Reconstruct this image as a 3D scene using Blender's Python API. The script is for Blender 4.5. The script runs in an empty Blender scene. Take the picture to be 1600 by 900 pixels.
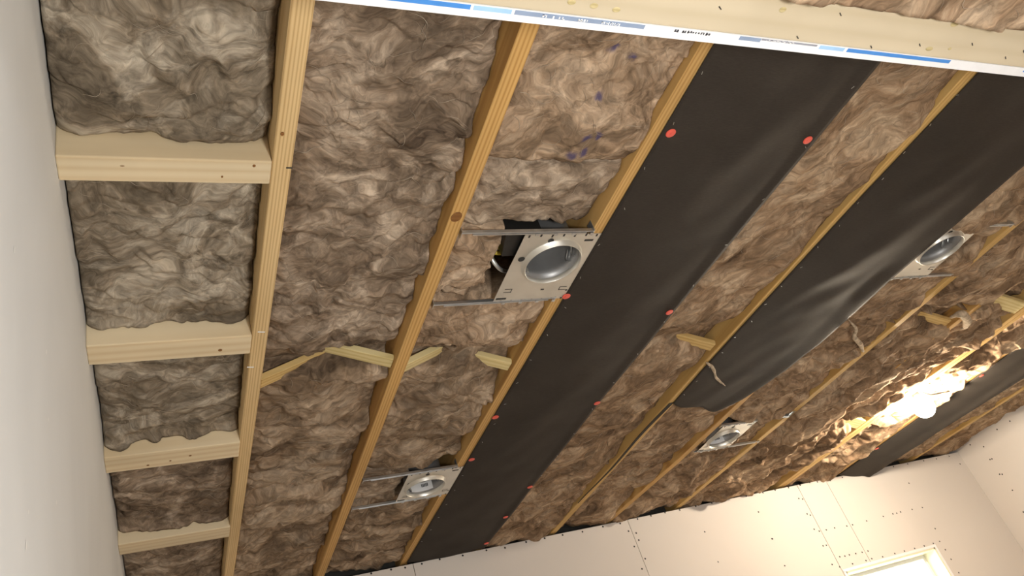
import bpy, bmesh, math, random
import numpy as np
from mathutils import Vector, Matrix

random.seed(7)
SC = bpy.context.scene
COL = SC.collection

# ------------------------------------------------------------------ camera
F_PX = 1216.1
CZ = 1.60                      # camera height
H = 1.14                       # camera to underside of joists
ZC = CZ + H                    # underside of joists


def _axes(vx, vj):
    a = np.array(vx) - np.array([800, 450.0])
    b = np.array(vj) - np.array([800, 450.0])
    f = math.sqrt(-(a @ b))
    dx = np.array([a[0], a[1], f]); dx /= np.linalg.norm(dx)
    dj = np.array([b[0], b[1], f]); dj /= np.linalg.norm(dj)
    return np.array([dx, dj, np.cross(dx, dj)])


R = _axes((3406.0, 316.0), (285.0, 1471.0))
cam_data = bpy.data.cameras.new('camera')
cam = bpy.data.objects.new('camera', cam_data)
COL.objects.link(cam)
right, down, fwd = R[:, 0], R[:, 1], R[:, 2]
M = Matrix(((right[0], -down[0], -fwd[0], 0), (right[1], -down[1], -fwd[1], 0),
            (right[2], -down[2], -fwd[2], CZ), (0, 0, 0, 1)))
cam.matrix_world = M
cam_data.sensor_width = 36.0
cam_data.lens = F_PX / 1600 * 36
cam_data.clip_start = 0.02
SC.camera = cam

# ------------------------------------------------------------------ world and lights
world = bpy.data.worlds.new('world')
SC.world = world
world.use_nodes = True
bg = world.node_tree.nodes['Background']
bg.inputs['Color'].default_value = (1.0, 0.97, 0.86, 1)
bg.inputs['Strength'].default_value = 7.0


def area_light(name, loc, target, size, power, color):
    l = bpy.data.lights.new(name, 'AREA')
    l.shape = 'DISK'
    l.size = size
    l.energy = power
    l.color = color
    o = bpy.data.objects.new(name, l)
    COL.objects.link(o)
    o.location = loc
    o.rotation_euler = (Vector(target) - Vector(loc)).to_track_quat('-Z', 'Y').to_euler()
    return o


area_light('fill_near_camera', (0.55, -0.25, 1.20), (0.9, 1.8, 2.74), 0.25, 27.0, (1.0, 0.98, 0.935))  # added fill, low beside the camera and out of view; no lamp is built
area_light('fill_behind', (1.6, -2.6, 1.2), (2.0, 2.0, 2.0), 1.6, 30.0, (0.95, 0.97, 1.0))  # added cool fill behind the camera; the back wall has no opening
area_light('fill_from_floor', (2.6, 1.4, 0.5), (2.6, 1.8, 2.74), 1.4, 9.0, (1.0, 0.93, 0.82))  # added warm fill aimed up from near the floor, standing in for bounce

SC.view_settings.view_transform = 'Standard'
SC.view_settings.look = 'None'
SC.view_settings.gamma = 1.0
SC.view_settings.use_curve_mapping = False
SC.view_settings.exposure = 0.0
SC.cycles.max_bounces = 6
SC.cycles.diffuse_bounces = 4
SC.cycles.use_denoising = True

# ------------------------------------------------------------------ helpers


def px(x, y, z=H):
    """point where the sight line through photo pixel (x, y) meets height z above the camera"""
    r = R @ np.array([x - 800.0, y - 450.0, F_PX])
    r = r * (z / r[2])
    return float(r[0]), float(r[1]), float(CZ + z)


def link(o, parent=None):
    COL.objects.link(o)
    if parent is not None:
        o.parent = parent
    return o


def tag(o, label=None, cat=None, group=None, kind=None):
    if label: o['label'] = label
    if cat: o['category'] = cat
    if group: o['group'] = group
    if kind: o['kind'] = kind
    return o


def empty(name, loc):
    o = bpy.data.objects.new(name, None)
    o.empty_display_size = 0.05
    COL.objects.link(o)
    o.location = loc
    return o


def mesh_obj(name, verts, faces, mat, parent=None, loc=None, smooth=False):
    """verts in world metres; loc = world origin of the object"""
    if loc is None:
        v = np.array(verts)
        loc = (v.min(0) + v.max(0)) / 2
    loc = Vector([float(c) for c in loc])
    me = bpy.data.meshes.new(name)
    me.from_pydata([tuple(Vector([float(c) for c in v]) - loc) for v in verts], [], faces)
    me.update()
    if mat: me.materials.append(mat)
    if smooth:
        me.polygons.foreach_set('use_smooth', [True] * len(me.polygons))
    o = bpy.data.objects.new(name, me)
    link(o)
    if parent is not None:
        o.parent = parent
        o.location = loc - WLOC(parent)
    else:
        o.location = loc
    return o


def WLOC(o):
    p = Vector(o.location)
    while o.parent is not None:
        o = o.parent
        p = p + Vector(o.location)
    return p


class MB:
    def __init__(self):
        self.v = []; self.f = []

    def quad(self, a, b, c, d):
        n = len(self.v); self.v += [a, b, c, d]; self.f.append((n, n + 1, n + 2, n + 3))

    def hexa(self, P):
        """P: 8 corners, bottom loop 0-3 then top loop 4-7"""
        n = len(self.v); self.v += [tuple(p) for p in P]
        for q in ((3, 2, 1, 0), (4, 5, 6, 7), (0, 1, 5, 4), (1, 2, 6, 5), (2, 3, 7, 6), (3, 0, 4, 7)):
            self.f.append(tuple(n + i for i in q))

    def box(self, x0, y0, z0, x1, y1, z1):
        self.hexa([(x0, y0, z0), (x1, y0, z0), (x1, y1, z0), (x0, y1, z0),
                   (x0, y0, z1), (x1, y0, z1), (x1, y1, z1), (x0, y1, z1)])

    def bar(self, a, b, w, h, up=(0, 0, 1)):
        a = Vector(a); b = Vector(b); d = (b - a).normalized()
        s = d.cross(Vector(up)).normalized(); u = s.cross(d).normalized()
        s *= w / 2; u *= h / 2
        self.hexa([a - s - u, a + s - u, b + s - u, b - s - u, a - s + u, a + s + u, b + s + u, b - s + u])

    def tube(self, pts, r, n=8, cap=True):
        pts = [Vector(p) for p in pts]
        rr = r if hasattr(r, '__len__') else [r] * len(pts)
        base = len(self.v)
        prev = None
        for i, p in enumerate(pts):
            d = (pts[min(i + 1, len(pts) - 1)] - pts[max(i - 1, 0)]).normalized()
            if prev is None:
                s = d.orthogonal().normalized()
            else:
                s = (prev - d * prev.dot(d)).normalized()
            prev = s
            t = d.cross(s)
            for k in range(n):
                a = 2 * math.pi * k / n
                self.v.append(tuple(p + (s * math.cos(a) + t * math.sin(a)) * rr[i]))
        for i in range(len(pts) - 1):
            for k in range(n):
                a = base + i * n + k; b = base + i * n + (k + 1) % n
                self.f.append((a, b, b + n, a + n))
        if cap:
            self.f.append(tuple(base + k for k in reversed(range(n))))
            self.f.append(tuple(base + (len(pts) - 1) * n + k for k in range(n)))

    def lathe(self, prof, c, n=48, closed=False):
        """prof: list of (radius, z) about vertical axis at c"""
        base = len(self.v)
        for (r, z) in prof:
            for k in range(n):
                a = 2 * math.pi * k / n
                self.v.append((c[0] + r * math.cos(a), c[1] + r * math.sin(a), c[2] + z))
        for i in range(len(prof) - 1 + (1 if closed else 0)):
            for k in range(n):
                i2 = (i + 1) % len(prof)
                self.f.append((base + i * n + k, base + i * n + (k + 1) % n,
                               base + i2 * n + (k + 1) % n, base + i2 * n + k))

    def disc(self, c, ax, ay, r1, r2, n=14):
        base = len(self.v)
        c = Vector(c); ax = Vector(ax); ay = Vector(ay)
        for k in range(n):
            a = 2 * math.pi * k / n
            self.v.append(tuple(c + ax * r1 * math.cos(a) + ay * r2 * math.sin(a)))
        self.f.append(tuple(base + k for k in range(n)))

    def build(self, name, mat, parent=None, loc=None, smooth=False, bevel=0):
        o = mesh_obj(name, self.v, self.f, mat, parent, loc, smooth)
        if bevel:
            m = o.modifiers.new('bevel', 'BEVEL'); m.width = bevel; m.segments = 2; m.limit_method = 'ANGLE'
        return o


# ---- vectorised gradient noise
_rng = np.random.RandomState(11)
_perm = np.concatenate([_rng.permutation(256)] * 3)
_ang = _rng.rand(256) * 2 * np.pi
_gx, _gy = np.cos(_ang), np.sin(_ang)


def noise2(x, y):
    x = np.asarray(x, float) + 100.0; y = np.asarray(y, float) + 100.0
    xi = np.floor(x).astype(int); yi = np.floor(y).astype(int)
    xf = x - xi; yf = y - yi
    xi &= 255; yi &= 255
    u = xf * xf * xf * (xf * (xf * 6 - 15) + 10); v = yf * yf * yf * (yf * (yf * 6 - 15) + 10)

    def g(i, j, dx, dy):
        h = _perm[_perm[i & 255] + (j & 255)]
        return _gx[h] * dx + _gy[h] * dy
    a = g(xi, yi, xf, yf); b = g(xi + 1, yi, xf - 1, yf)
    c = g(xi, yi + 1, xf, yf - 1); d = g(xi + 1, yi + 1, xf - 1, yf - 1)
    return ((a + u * (b - a)) + v * ((c + u * (d - c)) - (a + u * (b - a)))) * 1.5


def fbm(x, y, o=4, gain=0.5):
    s = 0; a = 1.0; f = 1.0
    for k in range(o):
        s = s + a * noise2(x * f + 17.3 * k, y * f - 9.1 * k)
        a *= gain; f *= 2.03
    return s


def sstep(a, b, x):
    t = np.clip((x - a) / (b - a), 0, 1)
    return t * t * (3 - 2 * t)


# ------------------------------------------------------------------ materials


class NT:
    def __init__(self, name):
        self.m = bpy.data.materials.new(name)
        self.m.use_nodes = True
        self.t = self.m.node_tree
        self.p = self.t.nodes['Principled BSDF']
        self.out = self.t.nodes['Material Output']

    def n(self, typ, **kw):
        nd = self.t.nodes.new(typ)
        for k, v in kw.items():
            if k.startswith('i_'):
                key = k[2:]
                key = int(key) if key.isdigit() else key.replace('_', ' ')
                nd.inputs[key].default_value = v
            else:
                setattr(nd, k, v)
        return nd

    def l(self, a, b):
        self.t.links.new(a, b)

    def ramp(self, src, stops, interp='LINEAR'):
        r = self.n('ShaderNodeValToRGB')
        r.color_ramp.interpolation = interp
        e = r.color_ramp.elements
        while len(e) < len(stops):
            e.new(0.5)
        for i, (p, c) in enumerate(stops):
            e[i].position = p
            e[i].color = (c[0], c[1], c[2], 1) if hasattr(c, '__len__') else (c, c, c, 1)
        self.l(src, r.inputs[0])
        return r.outputs[0]

    def mix(self, fac, a, b, blend='MIX'):
        m = self.n('ShaderNodeMix', data_type='RGBA', blend_type=blend)
        for s, i in ((fac, 0), (a, 6), (b, 7)):
            if hasattr(s, 'links'):
                self.l(s, m.inputs[i])
            elif i == 0:
                m.inputs[0].default_value = s
            else:
                m.inputs[i].default_value = (s[0], s[1], s[2], 1)
        return m.outputs[2]

    def coords(self, scale=(1, 1, 1), rnd=True, src='Object'):
        tc = self.n('ShaderNodeTexCoord')
        o = tc.outputs[src]
        if rnd:
            oi = self.n('ShaderNodeObjectInfo')
            mu = self.n('ShaderNodeVectorMath', operation='SCALE')
            cb = self.n('ShaderNodeCombineXYZ')
            for k in range(3):
                self.l(oi.outputs['Random'], cb.inputs[k])
            self.l(cb.outputs[0], mu.inputs[0]); mu.inputs['Scale'].default_value = 7.0
            ad = self.n('ShaderNodeVectorMath', operation='ADD')
            self.l(o, ad.inputs[0]); self.l(mu.outputs[0], ad.inputs[1])
            o = ad.outputs[0]
        mp = self.n('ShaderNodeMapping')
        mp.inputs['Scale'].default_value = scale
        self.l(o, mp.inputs['Vector'])
        return mp.outputs[0]

    def noise(self, vec, scale=5, detail=4, rough=0.5, dist=0.0):
        nz = self.n('ShaderNodeTexNoise')
        nz.inputs['Scale'].default_value = scale
        nz.inputs['Detail'].default_value = detail
        nz.inputs['Roughness'].default_value = rough
        nz.inputs['Distortion'].default_value = dist
        self.l(vec, nz.inputs['Vector'])
        return nz

    def bump(self, h, strength=0.3, dist=0.005):
        b = self.n('ShaderNodeBump')
        b.inputs['Strength'].default_value = strength
        b.inputs['Distance'].default_value = dist
        self.l(h, b.inputs['Height'])
        self.l(b.outputs[0], self.p.inputs['Normal'])


def plain(name, col, rough=0.6, metal=0.0, spec=0.5, var=0.12, vscale=30):
    m = NT(name)
    nz = m.noise(m.coords(), vscale, 3)
    c1 = tuple(c * (1 - var) for c in col); c2 = tuple(min(1, c * (1 + var)) for c in col)
    m.l(m.ramp(nz.outputs[0], [(0.35, c1), (0.65, c2)]), m.p.inputs['Base Color'])
    m.p.inputs['Roughness'].default_value = rough
    m.p.inputs['Metallic'].default_value = metal
    m.p.inputs['Specular IOR Level'].default_value = spec
    return m.m


def wood(name, dark, mid, light, axis='Y', lines=45.0, contrast=1.0):
    m = NT(name)
    st = 0.035
    sc = {'Y': (1, st, 1), 'X': (st, 1, 1), 'Z': (1, 1, st)}[axis]
    v = m.coords(sc)
    w = m.n('ShaderNodeTexWave', wave_type='BANDS', bands_direction={'Y': 'X', 'X': 'Y', 'Z': 'X'}[axis], wave_profile='SIN')
    w.inputs['Scale'].default_value = lines
    w.inputs['Distortion'].default_value = 5.0
    w.inputs['Detail'].default_value = 3.0
    w.inputs['Detail Scale'].default_value = 0.9
    m.l(v, w.inputs['Vector'])
    nz = m.noise(v, 28, 5, 0.6)
    nb = m.noise(m.coords({'Y': (1, .25, 1), 'X': (.25, 1, 1), 'Z': (1, 1, .25)}[axis]), 7, 3)
    c1 = m.ramp(w.outputs['Fac'], [(0.0, dark), (0.35, mid), (1.0, light)])
    c2 = m.ramp(nz.outputs[0], [(0.3, mid), (0.7, light)])
    c = m.mix(0.5 * (2 - contrast) if contrast < 1 else 0.42, c1, c2)
    sh = m.ramp(nb.outputs[0], [(0.3, 0.86), (0.7, 1.06)])
    c = m.mix(1.0, c, sh, 'MULTIPLY')
    m.l(c, m.p.inputs['Base Color'])
    m.p.inputs['Roughness'].default_value = 0.62
    m.p.inputs['Specular IOR Level'].default_value = 0.3
    m.bump(nz.outputs[0], 0.15, 0.002)
    return m.m


def insulation(name, dark, mid, light, stretch, ink=False, rotz=0.0, fs=1.0, wa=.30):
    m = NT(name)
    v0 = m.coords((1, 1, 1))

    def warp(v, scale, amt, det=2):
        wz = m.noise(v, scale, det)
        sub = m.n('ShaderNodeVectorMath', operation='SUBTRACT'); m.l(wz.outputs['Color'], sub.inputs[0]); sub.inputs[1].default_value = (.5, .5, .5)
        scl = m.n('ShaderNodeVectorMath', operation='SCALE'); m.l(sub.outputs[0], scl.inputs[0]); scl.inputs['Scale'].default_value = amt
        add = m.n('ShaderNodeVectorMath', operation='ADD'); m.l(v, add.inputs[0]); m.l(scl.outputs[0], add.inputs[1])
        return add.outputs[0]
    v1 = warp(v0, 4.5, wa)
    v2 = warp(v1, 13.0, 0.075, 3)
    mr = m.n('ShaderNodeMapping'); mr.inputs['Rotation'].default_value = (0, 0, rotz); m.l(v2, mr.inputs['Vector'])
    mp = m.n('ShaderNodeMapping'); mp.inputs['Scale'].default_value = stretch; m.l(mr.outputs[0], mp.inputs['Vector'])
    fib = m.noise(mp.outputs[0], 4.2 * fs, 7, 0.60, 0.3)
    fine = m.noise(mp.outputs[0], 21 * fs, 6, 0.66, 0.9)
    blot = m.noise(v1, 7.5 * fs, 5, 0.58, 0.9)
    c = m.ramp(fib.outputs[0], [(0.34, dark), (0.45, mid), (0.54, mid), (0.68, light)])
    b = m.ramp(blot.outputs[0], [(0.39, dark), (0.50, mid), (0.62, light)])
    c = m.mix(0.5, c, b)
    f = m.ramp(fine.outputs[0], [(0.32, 0.52), (0.5, 1.0), (0.66, 1.5)])
    c = m.mix(0.85, c, f, 'MULTIPLY')
    if ink:
        at = m.n('ShaderNodeAttribute', attribute_name='ink')
        c = m.mix(at.outputs['Fac'], c, (0.055, 0.05, 0.14))
    m.l(c, m.p.inputs['Base Color'])
    m.p.inputs['Roughness'].default_value = 1.0
    m.p.inputs['Specular IOR Level'].default_value = 0.05
    s = m.n('ShaderNodeMath', operation='MULTIPLY_ADD'); m.l(fine.outputs[0], s.inputs[0]); s.inputs[1].default_value = 0.30; m.l(blot.outputs[0], s.inputs[2])
    m.bump(s.outputs[0], 0.55, 0.016)
    return m.m


M_JOIST_A = wood('joist_wood_pale', (0.44, 0.26, 0.10), (0.68, 0.47, 0.22), (0.78, 0.58, 0.31), 'Y', 46)
M_JOIST_B = wood('joist_wood_orange', (0.36, 0.17, 0.045), (0.56, 0.32, 0.10), (0.66, 0.42, 0.16), 'Y', 34)
M_JOIST_C = wood('joist_wood_yellow', (0.42, 0.24, 0.07), (0.58, 0.36, 0.12), (0.66, 0.44, 0.17), 'Y', 26)
M_BLOCK = wood('block_wood', (0.70, 0.53, 0.31), (0.77, 0.62, 0.40), (0.83, 0.70, 0.48), 'X', 12)
M_BRIDGE = wood('bridging_wood', (0.50, 0.30, 0.09), (0.66, 0.44, 0.16), (0.74, 0.54, 0.24), 'X', 22)
M_BRIDGE_P = wood('bridging_wood_pale', (0.60, 0.46, 0.18), (0.72, 0.58, 0.27), (0.80, 0.67, 0.36), 'X', 18)
M_HEADER = wood('header_wood', (0.55, 0.46, 0.31), (0.58, 0.49, 0.345), (0.61, 0.52, 0.37), 'X', 9)
M_KNOT = wood('knot_wood', (0.05, 0.018, 0.006), (0.20, 0.08, 0.022), (0.36, 0.17, 0.05), 'X', 70)
M_KNOT_P = wood('pale_knot', (0.36, 0.28, 0.12), (0.50, 0.41, 0.20), (0.60, 0.50, 0.28), 'X', 40)
M_INS_G = insulation('insulation_grey_brown', (0.080, 0.064, 0.046), (0.24, 0.193, 0.140), (0.57, 0.50, 0.40), (1.0, 2.2, 2.0))
M_INS_B = insulation('insulation_brown', (0.085, 0.060, 0.042), (0.255, 0.190, 0.135), (0.56, 0.455, 0.35), (0.9, 2.6, 2.0), rotz=.2, wa=.25)
M_INS_F = insulation('insulation_far_brown', (0.080, 0.055, 0.037), (0.26, 0.185, 0.122), (0.54, 0.425, 0.31), (0.85, 3.0, 2.0), rotz=.3, fs=.75, wa=.22)
M_INS_K = insulation('insulation_inked', (0.11, 0.072, 0.045), (0.33, 0.232, 0.153), (0.56, 0.43, 0.31), (1.9, 1.1, 2.0), ink=True, rotz=-.5)
M_INS_R = insulation('insulation_warm', (0.10, 0.066, 0.042), (0.285, 0.19, 0.118), (0.55, 0.42, 0.29), (3.4, 0.8, 2.0), rotz=-.6, fs=.75, wa=.20)
M_TUFT = plain('tuft_fibre', (0.46, 0.37, 0.27), 1.0, spec=.05, var=.3, vscale=60)
M_FIBRE = plain('loose_fibre', (0.42, 0.35, 0.27), 0.9, spec=.1, var=.2)
M_NAIL = plain('red_plastic', (0.80, 0.11, 0.075), 0.45, var=0.05)
M_STEEL = plain('galvanised_steel', (0.70, 0.675, 0.61), 0.36, 0.75, var=0.06, vscale=14)
M_STEEL_B = plain('galvanised_bar', (0.62, 0.63, 0.63), 0.3, 0.9, var=0.08)
M_CAN = plain('can_aluminium', (0.30, 0.30, 0.30), 0.42, 0.6, var=0.05)
M_BLACK = plain('black_metal', (0.012, 0.011, 0.010), 0.5, var=0.1)
M_SLOT = plain('slot_dark', (0.03, 0.028, 0.025), 0.8)
M_YELLOW = plain('yellow_sheath', (0.55, 0.42, 0.05), 0.5)
M_LABEL = plain('label_paper', (0.82, 0.83, 0.84), 0.6, var=0.03)
M_PRINT_D = plain('print_dark', (0.05, 0.05, 0.06), 0.7)
M_BLUE = plain('print_blue', (0.06, 0.25, 0.66), 0.6, var=0.05)
M_BLUE_L = plain('print_light_blue', (0.36, 0.58, 0.85), 0.6, var=0.05)
M_BLUE_G = plain('print_slate_blue', (0.25, 0.32, 0.45), 0.6, var=0.05)
M_GREYPR = plain('print_grey', (0.30, 0.31, 0.36), 0.6, var=0.05)
M_PAPER_W = plain('gypsum_edge_paper', (0.86, 0.86, 0.87), 0.7, var=0.02)
M_SCREW = plain('screw_black', (0.02, 0.02, 0.02), 0.45)
M_DAB = plain('joint_compound', (0.84, 0.84, 0.82), 0.8, var=0.02)
M_PORC = plain('porcelain', (0.8, 0.79, 0.76), 0.3, var=0.02)
M_STAPLE = plain('staple_wire', (0.7, 0.7, 0.68), 0.3, 0.9)
M_JAMB = plain('painted_jamb', (0.80, 0.76, 0.56), 0.6, var=0.02)


def m_drywall(name, col, blotch):
    m = NT(name)
    v = m.coords((1, 1, 1), rnd=False)
    a = m.noise(v, 1.6, 4, 0.5, 0.4)
    b = m.noise(v, 160, 2)
    lo = tuple(c * (1 - blotch) for c in col); hi = tuple(min(1, c * (1 + blotch * 0.6)) for c in col)
    m.l(m.ramp(a.outputs[0], [(0.3, lo), (0.7, hi)]), m.p.inputs['Base Color'])
    m.p.inputs['Roughness'].default_value = 0.85
    m.p.inputs['Specular IOR Level'].default_value = 0.2
    m.bump(b.outputs[0], 0.06, 0.001)
    return m.m


M_WALL_L = m_drywall('mudded_drywall', (0.69, 0.70, 0.70), 0.08)
M_WALL_F = m_drywall('paper_drywall', (0.69, 0.645, 0.605), 0.03)
M_PLY = wood('subfloor', (0.30, 0.20, 0.10), (0.42, 0.30, 0.17), (0.50, 0.37, 0.22), 'Y', 6)


def m_fabric():
    m = NT('black_fabric')
    v = m.coords((1, 1, 1), rnd=False)
    a = m.noise(v, 3.5, 4, 0.55, 0.5)
    mp = m.n('ShaderNodeMapping'); mp.inputs['Scale'].default_value = (70, 500, 100); m.l(v, mp.inputs['Vector'])
    wv = m.noise(mp.outputs[0], 1.0, 3, 0.6)
    c = m.ramp(a.outputs[0], [(0.3, (0.026, 0.022, 0.019)), (0.7, (0.040, 0.034, 0.029))])
    f = m.ramp(wv.outputs[0], [(0.3, 0.85), (0.7, 1.2)])
    m.l(m.mix(1.0, c, f, 'MULTIPLY'), m.p.inputs['Base Color'])
    m.p.inputs['Roughness'].default_value = 0.72
    m.p.inputs['Specular IOR Level'].default_value = 0.24
    m.p.inputs['Specular Tint'].default_value = (1.0, 0.82, 0.64, 1)
    m.bump(wv.outputs[0], 0.10, 0.002)
    return m.m


M_FABRIC = m_fabric()


def m_emit(name, col, s):
    m = NT(name)
    m.p.inputs['Base Color'].default_value = (1, 1, 1, 1)
    m.p.inputs['Emission Color'].default_value = (*col, 1)
    m.p.inputs['Emission Strength'].default_value = s
    return m.m


def m_glass():
    m = NT('window_glass')
    m.p.inputs['Base Color'].default_value = (0.97, 1, 0.98, 1)
    m.p.inputs['Roughness'].default_value = 0.02
    m.p.inputs['Transmission Weight'].default_value = 1.0
    m.p.inputs['IOR'].default_value = 1.01
    return m.m


# ------------------------------------------------------------------ the setting
XL, XR, YF, YB = -0.137, 5.117, 3.742, -3.0
ZTOP = ZC + 0.20

fl = MB(); fl.box(XL - 0.15, YB - 0.15, -0.03, XR + 0.15, YF + 0.15, 0)
tag(fl.build('floor', M_PLY), kind='structure')
ce = MB(); ce.box(XL - 0.15, YB - 0.15, ZTOP, XR + 0.15, YF + 0.15, ZTOP + 0.03)
tag(ce.build('ceiling', M_PLY), kind='structure')

wl = MB(); wl.box(XL - 0.10, YB, 0, XL, YF + 0.1, ZTOP)
wall_left = tag(wl.build('wall_left', M_WALL_L), kind='structure')
db = MB()
for (u, v, r) in ((72, 550, .006), (88, 785, .005), (40, 852, .009), (22, 390, .007), (44, 800, .004), (75, 655, .004)):
    r0 = R @ np.array([u - 800.0, v - 450.0, F_PX]); t = XL / r0[0]
    db.disc((XL + 0.0004, r0[1] * t, CZ + r0[2] * t), (0, 1, 0), (0, 0, 1), r * .4, r * .7)
tag(db.build('compound_dab', M_DAB, wall_left), kind='stuff')

wr = MB(); wr.box(XR, YB, 0, XR + 0.10, YF + 0.1, ZTOP)
wall_right = tag(wr.build('wall_right', M_WALL_F), kind='structure')
wb = MB(); wb.box(XL, YB - 0.1, 0, XR, YB, ZTOP)
tag(wb.build('wall_back', M_WALL_F), kind='structure')


def onfar(u, v, Y=YF):
    r0 = R @ np.array([u - 800.0, v - 450.0, F_PX]); t = Y / r0[1]
    return float(r0[0] * t), float(CZ + r0[2] * t)


WX0, WX1, WZ0, WZ1 = 3.622, 4.398, 1.05, CZ + 0.577      # window opening
TOP = ZC - 0.012
wall_far = tag(empty('wall_far', (0, YF, 0)), kind='structure')
TK = 0.0127
G = 0.0016


def sheet(x0, x1, holes=False):
    m = MB()
    y0, y1 = YF, YF + TK
    if not holes:
        m.box(x0 + G, y0, 0.01, x1 - G, y1, TOP)
    else:
        a, b = max(x0 + G, WX0), min(x1 - G, WX1)
        m.box(x0 + G, y0, WZ1, x1 - G, y1, TOP)
        m.box(x0 + G, y0, 0.01, x1 - G, y1, WZ0)
        if x0 + G < WX0 - 0.002:
            m.box(x0 + G, y0, WZ0, WX0, y1, WZ1)
        if x1 - G > WX1 + 0.002:
            m.box(WX1, y0, WZ0, x1 - G, y1, WZ1)
    return m.build('drywall_sheet', M_WALL_F, wall_far)


sheet(XL, 1.105); sheet(1.105, 2.348); sheet(2.348, 3.603); sheet(3.603, 3.842, True); sheet(3.842, XR, True)
bk = MB(); bk.box(XL, YF + TK, 0, WX0, YF + TK + 0.09, ZC - 0.04)
bk.box(WX1, YF + TK, 0, XR, YF + TK + 0.09, ZC - 0.04)
bk.box(WX0, YF + TK, WZ1, WX1, YF + TK + 0.09, ZC - 0.04)
bk.box(WX0, YF + TK, 0, WX1, YF + TK + 0.09, WZ0)
bk.build('stud_backing', M_PLY, wall_far)
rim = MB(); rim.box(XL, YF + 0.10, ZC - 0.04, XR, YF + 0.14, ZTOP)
rim.build('rim_board', plain('gap_shade_dark', (0.05, 0.047, 0.04), 0.9), wall_far)  # near-black colour paints in the shade of the gap above the wall

sc = MB()


def screw_far(u, v):
    x, z = onfar(u, v)
    sc.disc((x, YF - 0.0008, z), (1, 0, 0), (0, 0, -1), 0.0052, 0.0052, 8)


for (u, v) in ((580, 896), (611, 890), (633, 887), (659, 881), (687, 874), (723, 868), (760, 860), (789, 856), (822, 847), (851, 841), (879, 836), (910, 831), (942, 823), (969, 818),
               (996, 811), (1017, 806), (1039, 801), (1062, 797), (1087, 791), (1112, 786), (1136, 780), (1166, 775), (1192, 770), (1211, 766), (1232, 762), (1250, 758), (1265, 754), (1277, 753), (1285, 752), (1297, 751),
               (1316, 746), (1338, 741), (1359, 737), (1377, 733), (1396, 729), (1418, 725), (1443, 720), (1463, 717), (1483, 713),
               (982, 830), (994, 833), (998, 844), (991, 854), (1008, 873), (1003, 889),
               (1101, 831), (1185, 800), (1122, 878), (1206, 842), (1226, 884), (1207, 842),
               (1248, 779), (1254, 780), (1261, 803), (1266, 805), (1272, 827), (1280, 830), (1291, 828), (1304, 825), (1323, 822), (1332, 820), (1286, 853), (1291, 852), (1300, 882), (1312, 886),
               (1312, 870), (1320, 869), (1327, 867), (1337, 865), (1347, 863), (1356, 861), (1332, 881), (1353, 876), (1362, 873), (1379, 870), (1398, 865), (1413, 861), (1429, 857), (1444, 853), (1458, 849), (1468, 846),
               (1354, 814), (1380, 807), (1395, 803), (1401, 802), (1407, 800), (1425, 796), (1441, 793), (1420, 755), (1461, 826), (1477, 859), (1486, 874), (1498, 895), (1500, 725)):
    screw_far(u, v)
tag(sc.build('screw_heads', M_SCREW, wall_far), kind='stuff')
sr = MB()
for (u, v) in ((1516, 695), (1537, 698), (1547, 718), (1550, 717), (1562, 741), (1566, 741), (1582, 766), (1599, 800), (1558, 671), (1578, 658), (1500, 712), (1500, 726)):
    r0 = R @ np.array([u - 800.0, v - 450.0, F_PX]); t = XR / r0[0]
    if r0[1] * t < YF - 0.02:
        sr.disc((XR - 0.0008, r0[1] * t, CZ + r0[2] * t), (0, 1, 0), (0, 0, 1), 0.0052, 0.0052, 8)
tag(sr.build('screw_heads', M_SCREW, wall_right), kind='stuff')

# window
win = tag(empty('window_1', (WX0, YF, WZ0)), kind='structure')
D = 0.15
m = MB()
m.box(WX0, YF, WZ0, WX0 + 0.012, YF + D, WZ1); m.box(WX1 - 0.012, YF, WZ0, WX1, YF + D, WZ1)
m.box(WX0, YF, WZ1 - 0.012, WX1, YF + D, WZ1); m.box(WX0, YF, WZ0, WX1, YF + D, WZ0 + 0.012)
m.build('jamb', M_JAMB, win)
m = MB(); e = 0.012
m.box(WX1 - 0.002, YF - 0.003, WZ0, WX1 + 0.014, YF, WZ1 + 0.014); m.box(WX0 - 0.014, YF - 0.003, WZ0, WX0 + 0.002, YF, WZ1)
m.box(WX0 - 0.014, YF - 0.003, WZ1 - 0.002, WX1 - 0.002, YF, WZ1 + 0.014)
m.build('corner_bead', M_PAPER_W, win)
m = MB(); w_ = 0.022; y0, y1 = YF + D - 0.05, YF + D
m.box(WX0 + e, y0, WZ0 + e, WX0 + e + w_, y1, WZ1 - e); m.box(WX1 - e - w_, y0, WZ0 + e, WX1 - e, y1, WZ1 - e)
m.box(WX0 + e + w_, y0, WZ1 - e - w_, WX1 - e - w_, y1, WZ1 - e); m.box(WX0 + e + w_, y0, WZ0 + e, WX1 - e - w_, y1, WZ0 + e + w_)
m.build('window_frame', M_PAPER_W, win)
m = MB(); m.box(WX0 + e + w_, YF + D - 0.027, WZ0 + e + w_, WX1 - e - w_, YF + D - 0.023, WZ1 - e - w_)
m.build('glass_pane', m_glass(), win)

# near wall: a dropped header with drywall on the far face, seen from below
HZ = 0.80
ZH = CZ + HZ
HY0, HY1, HY2 = 0.406, 0.4950, 0.5120
near = tag(empty('wall_near', (2.0, HY1, ZH)), kind='structure')
m = MB(); m.box(XL, HY0, ZH, XR, HY1 - 0.0005, ZH + 0.038)
plate = m.build('bottom_plate', M_HEADER, near, bevel=0.002)
plate['label'] = 'pale pine board along the underside of the near header'
m = MB(); m.box(XL, HY0, ZH + 0.0385, XR, HY0 + 0.04, ZTOP); m.build('header_framing', M_HEADER, near)
m = MB(); m.box(XL, HY1, ZH - 0.001, XR, HY2, ZTOP)
gyp = m.build('drywall_sheet', M_PAPER_W, near)
zb = ZH - 0.0016


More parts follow.
